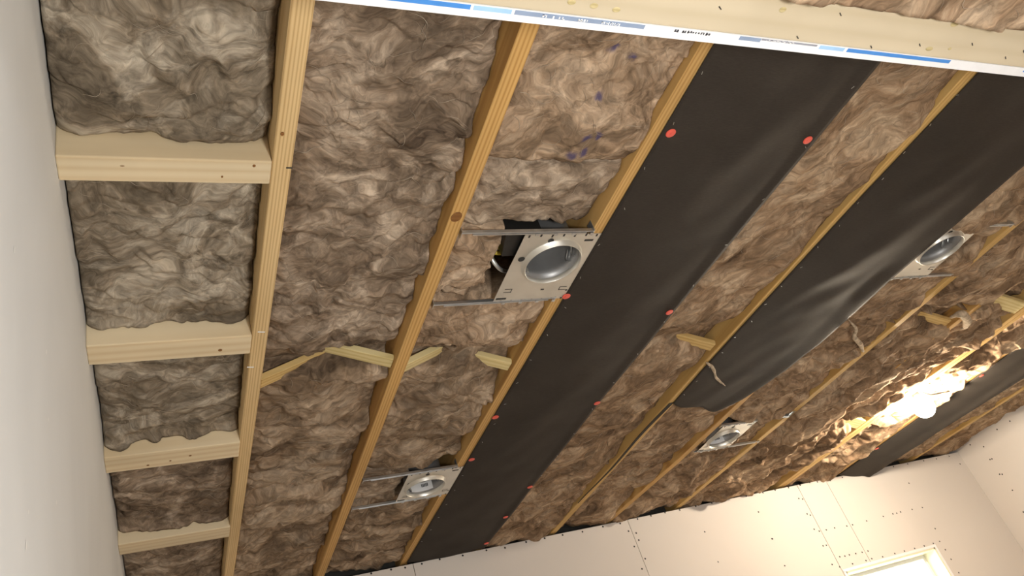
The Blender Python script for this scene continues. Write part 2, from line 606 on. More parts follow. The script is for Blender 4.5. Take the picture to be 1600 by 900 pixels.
def strip_on_edge(name, u0, u1, mat, a=0.0005, b=0.0068, label=None):
    m = MB()
    x0 = px(u0, 4 + (u0 - 625) * 0.112, HZ)[0]; x1 = px(u1, 4 + (u1 - 625) * 0.112, HZ)[0]
    m.box(x0, HY1 + a, zb, x1, HY1 + b, ZH - 0.0009)
    o = m.build(name, mat, gyp)
    if label: o['label'] = label
    return o, x0, x1


strip_on_edge('printed_band', 520, 733, M_BLUE)
strip_on_edge('printed_band', 738, 797, M_BLUE_L)
strip_on_edge('printed_band', 802, 1004, M_BLUE_G)
strip_on_edge('printed_band', 1152, 1185, M_BLUE_G)
strip_on_edge('printed_band', 1186, 1272, M_GREYPR, 0.0005, 0.0035)
strip_on_edge('printed_band', 1277, 1315, M_BLUE_L)
strip_on_edge('printed_band', 1320, 1480, M_BLUE)
strip_on_edge('printed_band', 1596, 1700, M_BLUE)


def ticks(u0, u1, mat, n, a, b):
    m = MB()
    x0 = px(u0, 4 + (u0 - 625) * 0.112, HZ)[0]; x1 = px(u1, 4 + (u1 - 625) * 0.112, HZ)[0]
    w = (x1 - x0) / n
    for k in range(n):
        if random.random() < 0.12: continue
        xa = x0 + k * w + random.uniform(0, 0.2) * w
        ww = w * random.uniform(0.25, 0.6)
        ya = HY1 + a + random.uniform(0, 0.001); yb = HY1 + b - random.uniform(0, 0.0015)
        m.box(xa, ya, zb - 0.0004, xa + ww, yb, zb - 0.0001)
        if random.random() < 0.5:
            ym = random.choice((ya, (ya + yb) / 2, yb - 0.001))
            m.box(xa, ym, zb - 0.0004, xa + w * 0.85, ym + 0.001, zb - 0.0001)
    tag(m.build('edge_lettering', mat, gyp), kind='stuff')


ticks(845, 890, M_PAPER_W, 9, 0.002, 0.0065)
ticks(900, 918, M_PAPER_W, 4, 0.002, 0.0065)
ticks(937, 967, M_PAPER_W, 9, 0.002, 0.0065)
ticks(1050, 1107, M_PRINT_D, 14, 0.001, 0.0058)
ticks(1192, 1240, M_PAPER_W, 12, 0.0008, 0.0032)

# knots, nail dents and staples on the header board
for (u, v, a, b, s) in ((1223, 15, .0045, .0035, 1), (1491, 38, .006, .0035, 1), (893, 3, .0045, .003, 0), (928, 9, .0045, .003, 0), (963, 15, .0045, .003, 0), (1452, 76, .006, .003, 0), (1484, 76, .003, .002, 0)):
    p = px(u, v, HZ)
    m = MB(); m.lathe([(0.0001, -0.0002), (1.0, -0.0004), (1.35, 0.0)], (0, 0, 0), 16)
    m.v = [(p[0] + x * a, p[1] + y * b, ZH - 0.0004 + z) for (x, y, z) in m.v]
    o = m.build('knot' if s else 'nail_dent', M_KNOT_P, plate)
st = MB()
for (u, v) in ((1246, 58), (1361, 73), (1437, 70), (1519, 69), (1571, 90), (1313, 22), (1599, 80), (1125, 12)):
    p = px(u, v, HZ)
    st.bar((p[0] - .003, p[1] - .002, ZH - .0006), (p[0] + .003, p[1] + .002, ZH - .0006), .0014, .0008)
tag(st.build('staples', M_SCREW, plate), kind='stuff')

# ------------------------------------------------------------------ ceiling joists (right edges in plan)
JW = 0.0381
JH = 0.188
KY = [0.52, 3.842]
JO = [
    dict(n='k0', w=JW, p=[(.52, .266), (3.842, .264)], m=M_JOIST_A, l='pale ceiling joist with clear straight grain, nearest the left wall, carrying the four short blocks'),
    dict(n='k1', w=JW, p=[(.52, .676), (2.0, .674), (3.842, .671)], m=M_JOIST_B, l='orange ceiling joist with a large oval knot, left of the round can lights'),
    dict(n='k2', w=JW, p=[(.52, 1.085), (2.0, 1.082), (3.842, 1.084)], m=M_JOIST_B, l='orange ceiling joist along the left edge of the widest black strip'),
    dict(n='k3', w=JW, p=[(.52, 1.492), (3.842, 1.487)], m=M_JOIST_C, l='ceiling joist hidden under the right edge of the widest black strip'),
    dict(n='k4', w=JW, p=[(.52, 1.914), (2.3, 1.906), (3.842, 1.908)], m=M_JOIST_C, l='yellow ceiling joist along the left edge of the short black strip'),
    dict(n='k5', w=JW, p=[(.52, 2.312), (2.42, 2.327), (2.94, 2.318), (3.842, 2.245)], m=M_JOIST_B, l='ceiling joist left of the small labelled can light, partly under black fabric'),
    dict(n='k6', w=JW, p=[(.52, 2.812), (1.62, 2.800), (2.09, 2.788), (2.53, 2.775), (3.842, 2.720)], m=M_JOIST_C, l='slim yellow ceiling joist with a metal bracket, right of the small can light'),
    dict(n='k7', w=JW, p=[(.52, 3.235), (1.62, 3.214), (2.43, 3.17), (3.842, 3.08)], m=M_JOIST_B, l='ceiling joist mostly buried in tufted insulation left of the doubled joist'),
    dict(n='k8', w=JW, p=[(.52, 3.594), (2.3, 3.582), (2.67, 3.534), (3.842, 3.485)], m=M_JOIST_C, l='left half of the doubled ceiling joist beside the lit bulb'),
    dict(n='k8', w=JW, p=[(.52, 3.634), (2.3, 3.622), (2.67, 3.574), (3.842, 3.525)], m=M_JOIST_C, l='right half of the doubled ceiling joist beside the lit bulb'),
    dict(n='k9', w=JW, p=[(.52, 3.97), (3.842, 3.962)], m=M_JOIST_B, l='orange ceiling joist under the lit bulb, along the left edge of the far black strip'),
    dict(n='k10', w=JW, p=[(.52, 4.36), (3.842, 4.36)], m=M_JOIST_B, l='ceiling joist hidden above the right edge of the far black strip'),
    dict(n='k11', w=JW, p=[(.52, 4.745), (2.9, 4.735), (3.842, 4.69)], m=M_JOIST_C, l='thin-looking ceiling joist nearest the right wall'),
]


def jx(i, y):
    p = JO[i]['p']
    return np.interp(y, [a for a, b in p], [b for a, b in p])


joists = []
for i, J in enumerate(JO):
    ys = np.linspace(.52, 3.842, 13)
    v = []; f = []
    for y in ys:
        r = float(jx(i, y)); l = r - J['w']; b = 0.002
        v += [(l + b, y, ZC), (r - b, y, ZC), (r, y, ZC + b), (r, y, ZC + JH), (l, y, ZC + JH), (l, y, ZC + b)]
    for s in range(len(ys) - 1):
        for k in range(6):
            a = s * 6 + k; c = s * 6 + (k + 1) % 6
            f.append((a, c, c + 6, a + 6))
    f.append(tuple(range(5, -1, -1))); f.append(tuple((len(ys) - 1) * 6 + k for k in range(6)))
    o = mesh_obj('ceiling_joist', v, f, J['m'])
    tag(o, J['l'], 'joist', 'ceiling joists')
    joists.append(o)


def knot_on(parent, u, v, a, b, rot=0.0, name='knot'):
    p = px(u, v, H)
    m = MB(); m.lathe([(0.0001, -0.0006), (0.55, -0.0008), (0.9, -0.0012), (1.0, 0.0)], (0, 0, 0), 20)
    c, s = math.cos(rot), math.sin(rot)
    m.v = [(p[0] + x * a * c - y * b * s, p[1] + x * a * s + y * b * c, ZC - 0.0002 + z) for (x, y, z) in m.v]
    return m.build(name, M_KNOT, parent)


knot_on(joists[1], 713, 339, .0135, .017)
knot_on(joists[0], 441, 209, .0035, .005)
m = MB(); p = px(452, 262); m.box(p[0] - .006, p[1] - .0015, ZC - .0012, p[0] + .006, p[1] + .0015, ZC - .0002)
m.build('saw_nick', M_SLOT, joists[0])
for (u, v) in ((408, 518), (391, 573)):
    mk = MB(); p = px(u, v); mk.bar((p[0] - .008, p[1], ZC - .0006), (p[0] + .009, p[1] + .003, ZC - .0006), .004, .0008)
    mk.build('chalk_mark', M_DAB, joists[0])

# ------------------------------------------------------------------ blocks between the left wall and the first joist
BL = [(0.907, .953, 1.007, 'widest pale wooden block between left wall and first joist, nearest the camera'),
      (1.445, 1.474, 1.545, 'second pale wooden block from the camera, its near edge lapped by grey insulation'),
      (1.933, 1.961, 2.046, 'third pale wooden block from the camera, with dark knots on its face'),
      (2.490, 2.540, 2.625, 'farthest pale wooden block between left wall and first joist')]
blocks = []
for i, (a, b, c, l) in enumerate(BL):
    y0 = b * H; y1 = c * H
    m = MB()
    dz = [0.0, 0, 0.006, 0.004][i]
    m.hexa([(XL, y0, ZC - dz), (.2275, y0 + .004, ZC - dz), (.2275, y1 + .004, ZC - dz), (XL, y1, ZC - dz),
            (XL, y0, ZC + .14), (.2275, y0 + .004, ZC + .14), (.2275, y1 + .004, ZC + .14), (XL, y1, ZC + .14)])
    o = m.build('wood_block', M_BLOCK, bevel=0.003)
    tag(o, l, 'block', 'blocks between wall and first joist')
    blocks.append(o)


def bknot(parent, u, v, a, b):
    p = px(u, v, H); zc = WLOC(parent).z
    z0 = min(c[2] for c in parent.bound_box) + zc
    m = MB(); m.lathe([(0.0001, -0.0004), (0.8, -0.0006), (1.0, 0.0)], (0, 0, 0), 14)
    m.v = [(p[0] + x * a, p[1] + y * b, z0 - 0.0003 + z) for (x, y, z) in m.v]
    m.build('knot', M_KNOT, parent)


bknot(blocks[0], 397, 259, .003, .004); bknot(blocks[0], 347, 276, .002, .003); bknot(blocks[0], 191, 259, .004, .001)
bknot(blocks[1], 344, 547, .005, .006); bknot(blocks[2], 297, 709, .004, .004)
bknot(blocks[2], 231, 724, .004, .004); bknot(blocks[2], 266, 717, .003, .004)

# ------------------------------------------------------------------ cross bridging


def bridging(bay_l, bay_r, y, from_right, label, mat, rise=.15, w=.044, t=.019, z0=0.022, dy=0.0):
    """a slanting strip from the foot of one joist up to the head of the next"""
    xl = float(jx(bay_l, y)); xr = float(jx(bay_r, y)) - JW
    a = Vector((xr, y, ZC + z0)) if from_right else Vector((xl, y, ZC + z0))
    b = Vector((xl, y + dy, ZC + z0 + rise)) if from_right else Vector((xr, y + dy, ZC + z0 + rise))
    m = MB(); m.bar(a, b, w, t, up=(0, 0, 1))
    o = m.build('bridging_strip', mat, bevel=0.0015)
    return tag(o, label, 'bridging', 'slanting bridging between joists')


bridging(0, 1, 1.945, False, 'slanting orange wood strip rising from the first joist from the left', M_BRIDGE)
bridging(0, 1, 1.90, True, 'slanting pale yellow wood strip rising leftward from the knotted joist', M_BRIDGE_P)
bridging(1, 2, 1.935, False, 'short slanting wood stub just right of the knotted joist', M_BRIDGE_P)
bridging(1, 2, 1.985, True, 'slanting yellow strip left of the widest black strip, mostly under insulation', M_BRIDGE_P)
bridging(3, 4, 1.99, True, 'slanting orange strip between the two nearest black strips', M_BRIDGE)
bridging(6, 7, 1.985, True, 'slanting brown strip deep in the bay right of the bracketed joist', M_BRIDGE)
bridging(7, 8, 1.90, True, 'brightly lit pale slanting strip left of the doubled joist, nearer one', M_BRIDGE_P, w=.075, z0=.012)
bridging(7, 8, 2.96, True, 'brightly lit pale slanting strip left of the doubled joist, nearer the far wall', M_BRIDGE_P, w=.085, z0=.010)

# ------------------------------------------------------------------ insulation batts


def batt(label, L, Rr, y0, y1, mat, recess=.04, fx=5., fy=13., amp=.03, holes=(), step=.005, push=(0, 0), seed=0, ink=None, tail=(0.04, 0.04), rot=0., fine=1.0, edge=.018, zmax=.17, warp=.085, cover=.15, group='insulation batts between the joists'):
    """L, Rr: joist index on each side (or a fixed x); holes: (cx, cy, hx, hy, depth, soft)"""
    ny = max(8, int((y1 - y0) / step)); 
    yv = np.linspace(y0, y1, ny)
    xl = np.full(ny, L) if isinstance(L, float) else jx(L, yv) + .002
    xr = np.full(ny, Rr) if isinstance(Rr, float) else jx(Rr, yv) - JW - .002
    nx = max(6, int((xr - xl).mean() / step))
    T = np.linspace(0, 1, nx)
    X = xl[:, None] + (xr - xl)[:, None] * T[None, :]
    Y = np.repeat(yv[:, None], nx, 1)
    sd = seed * 3.71
    ca, sa = math.cos(rot), math.sin(rot)
    XX = X * ca - Y * sa; YY = X * sa + Y * ca
    wx = fbm(X * 4.2 + sd, Y * 4.2, 3) * warp; wy = fbm(X * 4.2 - sd, Y * 4.2 + 31, 3) * warp
    sab = lambda n_: np.sqrt(n_ * n_ + .0025)
    b1 = sab(noise2((XX + wx) * fx + sd, (YY + wy) * fy))
    wx2 = wx + fbm(X * 11 + 5, Y * 11 + sd, 2) * .03; wy2 = wy + fbm(X * 11 - 7, Y * 11 - sd, 2) * .03
    b2 = sab(noise2((XX + wx2) * fx * 2.1 + 9, (YY + wy2) * fy * 1.9 + sd))
    b3 = sab(noise2((XX + wx2 * 1.3) * fx * 4.3 - 3, (YY + wy2 * 1.3) * fy * 3.7 - sd))
    b4 = sab(noise2((XX + wx2 * 1.5) * fx * 8.5 + 13, (YY + wy2 * 1.5) * fy * 7.0 + sd))
    big = fbm(X * 3.1 + sd, Y * 2.6 - sd, 2)
    dep = recess + .016 * big + amp * ((.36 - b1) * 1.0 + (.36 - b2) * .50 * fine + (.36 - b3) * .17 * fine + (.36 - b4) * .05 * fine)
    wid = (xr - xl)[:, None]
    dl = T[None, :] * wid + 0 * Y; dr = (1 - T[None, :]) * wid + 0 * Y
    pl = np.clip(fbm(yv * 5.3 + sd, yv * 0 + 3.3, 3) + cover, 0, 1)[:, None] * push[0]
    pr_ = np.clip(fbm(yv * 5.3 - sd, yv * 0 + 8.8, 3) + cover, 0, 1)[:, None] * push[1]
    edge_n = .5 + .5 * fbm(Y * 9 + sd, Y * 0 + 5, 2)
    for d, P in ((dl, pl), (dr, pr_)):
        k = np.exp(-d / .018)
        on = (P > .004)
        dep = dep + np.where(on, 0, 1) * k * edge * (.4 + 1.2 * edge_n)
        k2 = np.exp(-d / .035)
        dep = np.where(on, dep * (1 - k2) + k2 * (-.010 - P * .25), dep)
    d0 = Y - y0; d1 = y1 - Y
    if tail[0]: dep = dep + tail[0] * np.exp(-d0 / .022) * (1 + .6 * noise2(X * 12 + sd, Y * 0))
    if tail[1]: dep = dep + tail[1] * np.exp(-d1 / .022) * (1 + .6 * noise2(X * 12 - sd, Y * 0))
    for (cx, cy, hx, hy, hd, soft) in holes:
        nx_ = fbm(X * 14 + 2, Y * 14 + sd, 3) * soft * .8; ny_ = fbm(X * 14 - 6, Y * 14 - sd, 3) * soft * .8
        dist = np.maximum(np.abs(X - cx + nx_) - hx, np.abs(Y - cy + ny_) - hy)
        k = 1 - sstep(-soft, soft, dist)
        dep = np.maximum(dep, dep * (1 - k) + (dep * .3 + hd) * k)
    ex = np.minimum(1, np.minimum(dl, dr) / .03)
    eyf = np.minimum(1, np.minimum(d0, d1) / .03)
    Xo = X + ex * (.014 * fbm(X * 16 + 40, Y * 20 + sd, 2) * fine) - pl * np.exp(-dl / .03) + pr_ * np.exp(-dr / .03)
    Yo = Y + eyf * (.014 * fbm(X * 20 - 11, Y * 16 - sd, 2) * fine)
    Z = ZC + np.minimum(dep, zmax)
    V = np.stack([Xo, Yo, Z], -1).reshape(-1, 3)
    idx = np.arange(ny * nx).reshape(ny, nx)
    q = np.stack([idx[:-1, :-1], idx[1:, :-1], idx[1:, 1:], idx[:-1, 1:]], -1).reshape(-1, 4)
    loop = np.concatenate([idx[0, :-1], idx[:-1, -1], idx[-1, :0:-1], idx[:0:-1, 0]])
    nb = len(loop); base = len(V)
    top = np.stack([X.reshape(-1)[loop], Y.reshape(-1)[loop], np.full(nb, ZC + .186)], -1)
    V = np.concatenate([V, top])
    j = np.arange(nb); j2 = (j + 1) % nb
    sk = np.stack([loop[j], loop[j2], base + j2, base + j], -1)
    q = np.concatenate([q, sk])
    loc = np.array([(V[:, 0].min() + V[:, 0].max()) / 2, (y0 + y1) / 2, ZC])
    V = V - loc
    me = bpy.data.meshes.new('insulation_batt')
    me.vertices.add(len(V)); me.vertices.foreach_set('co', V.astype(np.float32).ravel())
    nq = len(q)
    me.loops.add(nq * 4 + nb); me.polygons.add(nq + 1)
    me.loops.foreach_set('vertex_index', np.concatenate([q.ravel(), base + j]).astype(np.int32))
    me.polygons.foreach_set('loop_start', np.concatenate([np.arange(nq) * 4, [nq * 4]]).astype(np.int32))
    me.polygons.foreach_set('use_smooth', np.ones(nq + 1, bool))
    me.update(calc_edges=True); me.validate()
    if ink:
        a = me.attributes.new('ink', 'FLOAT', 'POINT')
        k = np.zeros(X.shape)
        for (u, v, r) in ink:
            p = px(u, v, H + .02)
            dd = np.sqrt(((X - p[0]) / r) ** 2 + ((Y - p[1]) / (r * 1.25)) ** 2)
            n_ = fbm(X * 55 + u, Y * 55 + v, 3)
            k = np.maximum(k, np.clip((1.25 - dd) * 1.3 + n_ * .9, 0, 1) * (dd < 1.6) * .8)
        full = np.zeros(len(V)); full[:k.size] = k.ravel()
        a.data.foreach_set('value', full.astype(np.float32))
    me.materials.append(mat)
    o = bpy.data.objects.new('insulation_batt', me)
    link(o); o.location = loc
    tag(o, label, 'insulation', group)
    # loose surface fibres, far too many to count
    rg = np.random.RandomState(500 + seed)
    m = MB()
    for _ in range(int((Rr if isinstance(Rr, float) else 0) * 0 + (xr - xl).mean() * (y1 - y0) * 260)):
        i = rg.randint(3, ny - 3); j = rg.randint(3, nx - 3)
        a = rg.normal(-rot + (1.57 if fx > fy else 0), .7); turn = rg.normal(0, .10)
        L_ = rg.randint(6, 15); pi, pj = float(i), float(j); pts = []
        for k in range(L_):
            i_, j_ = int(pi), int(pj)
            if not (2 <= i_ < ny - 3 and 2 <= j_ < nx - 3): break
            u, v = pi - i_, pj - j_
            q4 = [A[i_, j_] * (1 - u) * (1 - v) + A[i_ + 1, j_] * u * (1 - v) + A[i_, j_ + 1] * (1 - u) * v + A[i_ + 1, j_ + 1] * u * v for A in (Xo, Yo, Z)]
            pts.append((q4[0], q4[1], q4[2] - .0006 - .002 * math.sin(math.pi * k / L_)))
            pj += math.cos(a) * 1.3; pi += math.sin(a) * 1.3; a += turn + rg.normal(0, .05)
        if len(pts) < 5: continue
        if max(abs(pts[q + 1][2] - pts[q][2]) for q in range(len(pts) - 1)) > .015: continue
        w0 = rg.uniform(.0002, .0006)
        m.tube(pts, [w0 * (.25 + math.sin(math.pi * k / (len(pts) - 1))) for k in range(len(pts))], 3, cap=False)
    if m.v:
        tag(m.build('loose_fibres', M_FIBRE, o, smooth=True), kind='stuff')
    return o


# bay 0 (left wall to first joist), cut by the blocks
bw = [(b * H, c * H) for (a, b, c, l) in BL]
B0 = dict(mat=M_INS_G, step=.0042, amp=.034, fx=4.5, fy=8.5, fine=.8)
batt('grey-brown insulation in the top left corner, before the first block', XL + .003, 0, .53, bw[0][0] - .003, recess=.052, seed=1, tail=(0, 0), **B0)
batt('grey-brown insulation between the first and second blocks by the left wall', XL + .003, 0, bw[0][1] + .003, bw[1][0] - .003, recess=.048, seed=2, tail=(.0, -.018), **B0)
batt('grey-brown insulation between the second and third blocks by the left wall', XL + .003, 0, bw[1][1] + .003, bw[2][0] - .003, recess=.044, seed=3, tail=(.0, -.030), **B0)
B0 = dict(mat=M_INS_B, step=.005, amp=.034, fx=4.5, fy=8)
batt('brown insulation between the third and farthest blocks by the left wall', XL + .003, 0, bw[2][1] + .003, bw[3][0] - .003, recess=.044, seed=4, tail=(.01, -.028), **B0)
batt('brown insulation beyond the farthest block by the left wall', XL + .003, 0, bw[3][1] + .003, YF + .06, recess=.045, seed=5, tail=(.01, 0), **B0)
# bay 1
batt('large grey-brown insulation batt between the first two joists, nearer half', 0, 1, .53, 1.858, M_INS_B, recess=.030, seed=6, fx=3.8, fy=8, amp=0.047, step=.0042, tail=(0, .03), edge=.012, fine=.85, rot=.2)
batt('brown insulation batt between the first two joists, far half below the slanting strips', 0, 1, 1.866, YF + .06, M_INS_F, recess=.020, seed=7, fx=2.6, fy=5.6, amp=.072, step=.0048, tail=(.02, .02), holes=[(.46, 1.90, .25, .045, .080, .022)], rot=.25, edge=.014, fine=.85)
# bay 2
batt('reddish brown insulation batt with blue ink marks', 1, 2, .53, 1.085, M_INS_K, recess=.002, seed=8, fx=5, fy=6, amp=0.031, step=.004, tail=(0, .012), rot=-.5, edge=.004, fine=.8,
     ink=[(960, 72, .011), (987, 88, .009), (938, 148, .010), (906, 207, .009), (928, 203, .009), (890, 230, .011), (906, 227, .008), (880, 260, .010), (898, 262, .008), (868, 275, .007)])
batt('small square of insulation just above the round can light, below the ink marks', 1, 2, 1.090, 1.306, M_INS_B, recess=.016, seed=9, fx=7, fy=8, amp=0.025, step=.004, tail=(.010, .012), edge=.02, rot=.35)
batt('torn insulation piece left of the nearest round can light, wires showing beside it', 1, 2, 1.316, 1.590, M_INS_K, recess=.012, seed=10, fx=6, fy=6, amp=0.034, step=.004, tail=(.02, .012), edge=.012,
     holes=[(1.0, 1.45, .182, .2, .165, .014), (.80, 1.572, .09, .010, .165, .010)])
batt('insulation batt between the nearest round can light and the slanting yellow strip', 1, 2, 1.598, 1.872, M_INS_K, recess=.008, seed=11, fx=5, fy=6.5, amp=0.038, step=.004, tail=(.012, .04), edge=.014, rot=.3)
batt('insulation batt between the slanting yellow strip and the labelled can light at left', 1, 2, 1.880, 2.668, M_INS_F, recess=.014, seed=12, fx=2.6, fy=5.6, amp=.072, step=.0048, tail=(.02, .012), holes=[(.90, 1.925, .22, .042, .065, .022)], edge=.012, rot=.35, fine=.85)
batt('small insulation piece left of the labelled can light on the left', 1, 2, 2.676, 2.940, M_INS_B, recess=.016, seed=13, fx=6, fy=7, amp=0.022, step=.005, tail=(.01, .01), holes=[(.985, 2.81, .126, .2, .165, .006)], edge=.01, rot=.35)
batt('insulation batt left of the widest black strip, ending at the far wall', 1, 2, 2.945, YF + .06, M_INS_F, recess=.010, seed=14, fx=2.6, fy=5.6, amp=.072, step=.005, tail=(.01, .02), edge=.012, rot=.35, fine=.85)
# bay 4
batt('narrow brown insulation batt between the two nearest black strips, nearer half', 3, 4, .53, 1.875, M_INS_R, recess=.006, seed=15, fx=8.5, fy=2.4, amp=0.034, step=.0045, tail=(0, .05), rot=-.6, edge=.008, fine=.8, warp=.055)
batt('narrow brown insulation batt between the two nearest black strips, beyond the slanting strip', 3, 4, 1.885, YF + .06, M_INS_R, recess=.004, seed=16, fx=6.2, fy=1.9, amp=0.047, step=.005, tail=(.05, .03), rot=-.6, holes=[(1.70, 1.945, .22, .055, .065, .022)], edge=.014, warp=.07, fine=.95)
# bay 5
batt('brown insulation batt beyond the torn end of the short black strip', 4, 5, 2.30, YF + .06, M_INS_R, recess=.010, seed=17, fx=6.2, fy=1.9, amp=0.052, step=.005, tail=(.02, .03), holes=[(2.1, 2.36, .22, .07, .035, .02)], rot=-.6, edge=.008, warp=.07, fine=.95)
# bay 6
batt('tufted brown insulation batt around the can light beside the short black strip', 5, 6, .53, 1.95, M_INS_R, recess=-.004, seed=18, fx=6.2, fy=1.9, amp=0.057, step=.005, tail=(0, .03), rot=-.6, push=(.0, .014), edge=.004, holes=[(2.485, 1.458, .108, .130, .165, .008), (2.645, 1.40, .045, .10, .055, .018), (2.35, 1.3, .085, .95, .030, .02)], warp=.07, fine=.95)
batt('tufted brown insulation batt around the small labelled can light on the right', 5, 6, 1.955, YF + .06, M_INS_R, recess=-.002, seed=19, fx=6.2, fy=1.9, amp=0.075, step=.005, tail=(.02, .04), rot=-.6, push=(.0, .0), edge=.006, holes=[(2.445, 2.81, .10, .120, .165, .008), (2.36, 2.12, .06, .22, .035, .025)], warp=.07, fine=.95)
# bay 7
batt('shaggy insulation batt right of the bracketed joist, nearer half', 6, 7, .9, 1.872, M_INS_R, recess=-.004, seed=20, fx=6.2, fy=1.9, amp=0.061, step=.005, tail=(0, .06), rot=-.6, push=(.0, .034), edge=.004, warp=.07, fine=.95, cover=.55)
batt('shaggy insulation batt right of the bracketed joist, far half', 6, 7, 1.88, YF + .06, M_INS_R, recess=-.006, seed=21, fx=6.2, fy=1.9, amp=0.091, step=.005, tail=(.02, .04), holes=[(3.05, 1.94, .15, .055, .065, .022)], rot=-.6, push=(.0, .050), edge=.004, warp=.07, fine=.95, cover=.55)
# bay 8
batt('brightly lit shaggy insulation batt left of the doubled joist, nearer half', 7, 8, 1.1, 1.79, M_INS_R, recess=-.002, seed=22, fx=6.2, fy=1.9, amp=0.061, step=.005, tail=(0, .05), rot=-.6, push=(.0, .0), edge=.006, warp=.07, fine=.95, cover=.55)
batt('brightly lit shaggy insulation batt left of the doubled joist, far half', 7, 8, 1.80, YF + .06, M_INS_R, recess=-.004, seed=23, fx=6.2, fy=1.9, amp=0.088, step=.005, tail=(.02, .04), rot=-.6, push=(.0, .0), edge=.006, holes=[(3.42, 2.92, .10, .055, .075, .02), (3.42, 1.86, .14, .055, .075, .02)], warp=.07, fine=.95, cover=.55)
# bay 9
batt('glaring white-lit insulation batt around the bulb', 9, 10, 1.5, YF + .06, M_INS_R, recess=.000, seed=24, fx=6.2, fy=1.9, amp=0.083, step=.005, tail=(0, .03), rot=-.6, push=(.0, .0), edge=.004, holes=[(3.72, 2.74, .07, .07, .07, .03)], warp=.07, fine=.95)
# bay 11, 12
batt('insulation batt between the far black strip and the last joist', 11, 12, 2.0, YF + .06, M_INS_R, recess=.006, seed=25, fx=8.5, fy=2.4, amp=0.039, step=.006, tail=(0, .01), rot=-.6, holes=[(4.42, 2.9, .09, 1.2, .03, .02)], edge=.004, warp=.055)
batt('insulation batt against the right wall', 12, XR - .004, 2.2, YF + .06, M_INS_R, recess=.006, seed=26, fx=8.5, fy=2.4, amp=0.047, step=.006, tail=(0, .02), rot=-.6, edge=.006, warp=.055)

# insulation stuffed above the near header, in the corner of the view
hb = batt('blurred insulation hanging over the board edge at the top right corner', 0.80, 2.3, -.30, HY0 + .016, M_INS_R, recess=ZH - ZC - .022, seed=27, fx=6, fy=5, amp=.03, step=.006, tail=(0, 0), rot=.8, edge=.0, zmax=ZH - ZC - .003, group='insulation at the near header')

# ------------------------------------------------------------------ black fabric strips


def strip(name, label, left, rightp, y0, y1, sag, zoff, seed, end=None, step=.012, drop=None):
    ys = np.linspace(y0, y1, int((y1 - y0) / step))
    lx = np.interp(ys, [a for a, b in left], [b for a, b in left])
    rx = np.interp(ys, [a for a, b in rightp], [b for a, b in rightp])
    nx = 40
    T = np.linspace(0, 1, nx)
    X = lx[:, None] + (rx - lx)[:, None] * T
    Y = np.repeat(ys[:, None], nx, 1)
    if end is not None:                       # slanted torn end
        k = sstep(y1 - .35, y1, Y)
        Y = Y + k * (end(T)[None, :])
    S = np.sin(np.pi * np.clip(T, 0, 1))[None, :]
    wr = fbm(X * 1.6 + seed, Y * 2.4, 3)
    rip = noise2((X * 2.0 + Y * 1.1) * 3.5 + seed, (Y - X) * 1.3)
    Z = ZC + zoff - S * (sag * (1 + .5 * noise2(Y * 1.2 + seed, X * 0))) - S * (.006 * wr + .004 * rip)
    if drop is not None:
        Z = Z - drop(T, Y)
    V = np.stack([X, Y, Z], -1).reshape(-1, 3)
    ny = len(ys)
    idx = np.arange(ny * nx).reshape(ny, nx)
    q = np.stack([idx[:-1, :-1], idx[1:, :-1], idx[1:, 1:], idx[:-1, 1:]], -1).reshape(-1, 4)
    o = mesh_obj(name, V.tolist(), [tuple(int(c) for c in r) for r in q], M_FABRIC, smooth=True)
    s = o.modifiers.new('solid', 'SOLIDIFY'); s.thickness = .0012; s.offset = 0
    tag(o, label, 'fabric strip', 'black fabric strips on the ceiling')

    def z_at(x, y):
        d = (V[:, 0] - x) ** 2 + (V[:, 1] - y) ** 2
        return float(V[int(np.argmin(d)), 2])
    return o, z_at


s1, z1 = strip('fabric_strip', 'widest black fabric strip, full length, studded with red cap nails', [(.52, 1.074), (3.8, 1.074)],
               [(.52, 1.55), (.74, 1.548), (.97, 1.543), (1.33, 1.530), (1.7, 1.514), (2.3, 1.502), (3.0, 1.488), (3.8, 1.484)], .52, YF - .004, .012, -.0035, 3,
               drop=lambda T, Y: .006 * sstep(.9, 1.0, T)[None, :] * (1 + noise2(Y * 2, Y * 0)))
k4 = lambda y: float(jx(4, y))
s2, z2 = strip('fabric_strip', 'short black fabric strip with a torn far end and a brown sheen', [(.52, 1.908), (.74, 1.906), (1.24, 1.890), (2.04, 1.885), (2.4, 1.893)],
               [(.52, 2.46), (.98, 2.455), (1.28, 2.43), (1.6, 2.392), (2.0, 2.395), (2.15, 2.355), (2.30, 2.265), (2.372, 2.18)], .52, 2.372, .012, -.0035, 9,
               end=lambda T: .11 * T + .012 * np.sin(T * 9), drop=lambda T, Y: .010 * sstep(.75, 1.0, T)[None, :] * (1 + .8 * noise2(Y * 2.2, Y * 0)))
s3, z3 = strip('fabric_strip', 'far black fabric strip beneath the lit bulb, near the right wall', [(1.2, 3.96), (2.3, 3.962), (3.8, 3.957)],
               [(1.2, 4.52), (2.65, 4.50), (3.3, 4.43), (3.8, 4.41)], 1.2, YF - .004, .03, -.0035, 14,
               drop=lambda T, Y: .02 * np.exp(-((T - .55) / .08) ** 2)[None, :] * np.ones_like(Y))


def staples(o, pts, zf):
    m = MB()
    for (x, y) in pts:
        a = random.uniform(0, 3.1)
        dx, dy = math.cos(a) * .004, math.sin(a) * .004
        z = zf(x, y) - .0018
        m.bar((x - dx, y - dy, z), (x + dx, y + dy, z), .0012, .001)
    tag(m.build('staples', M_STAPLE, o), kind='stuff')


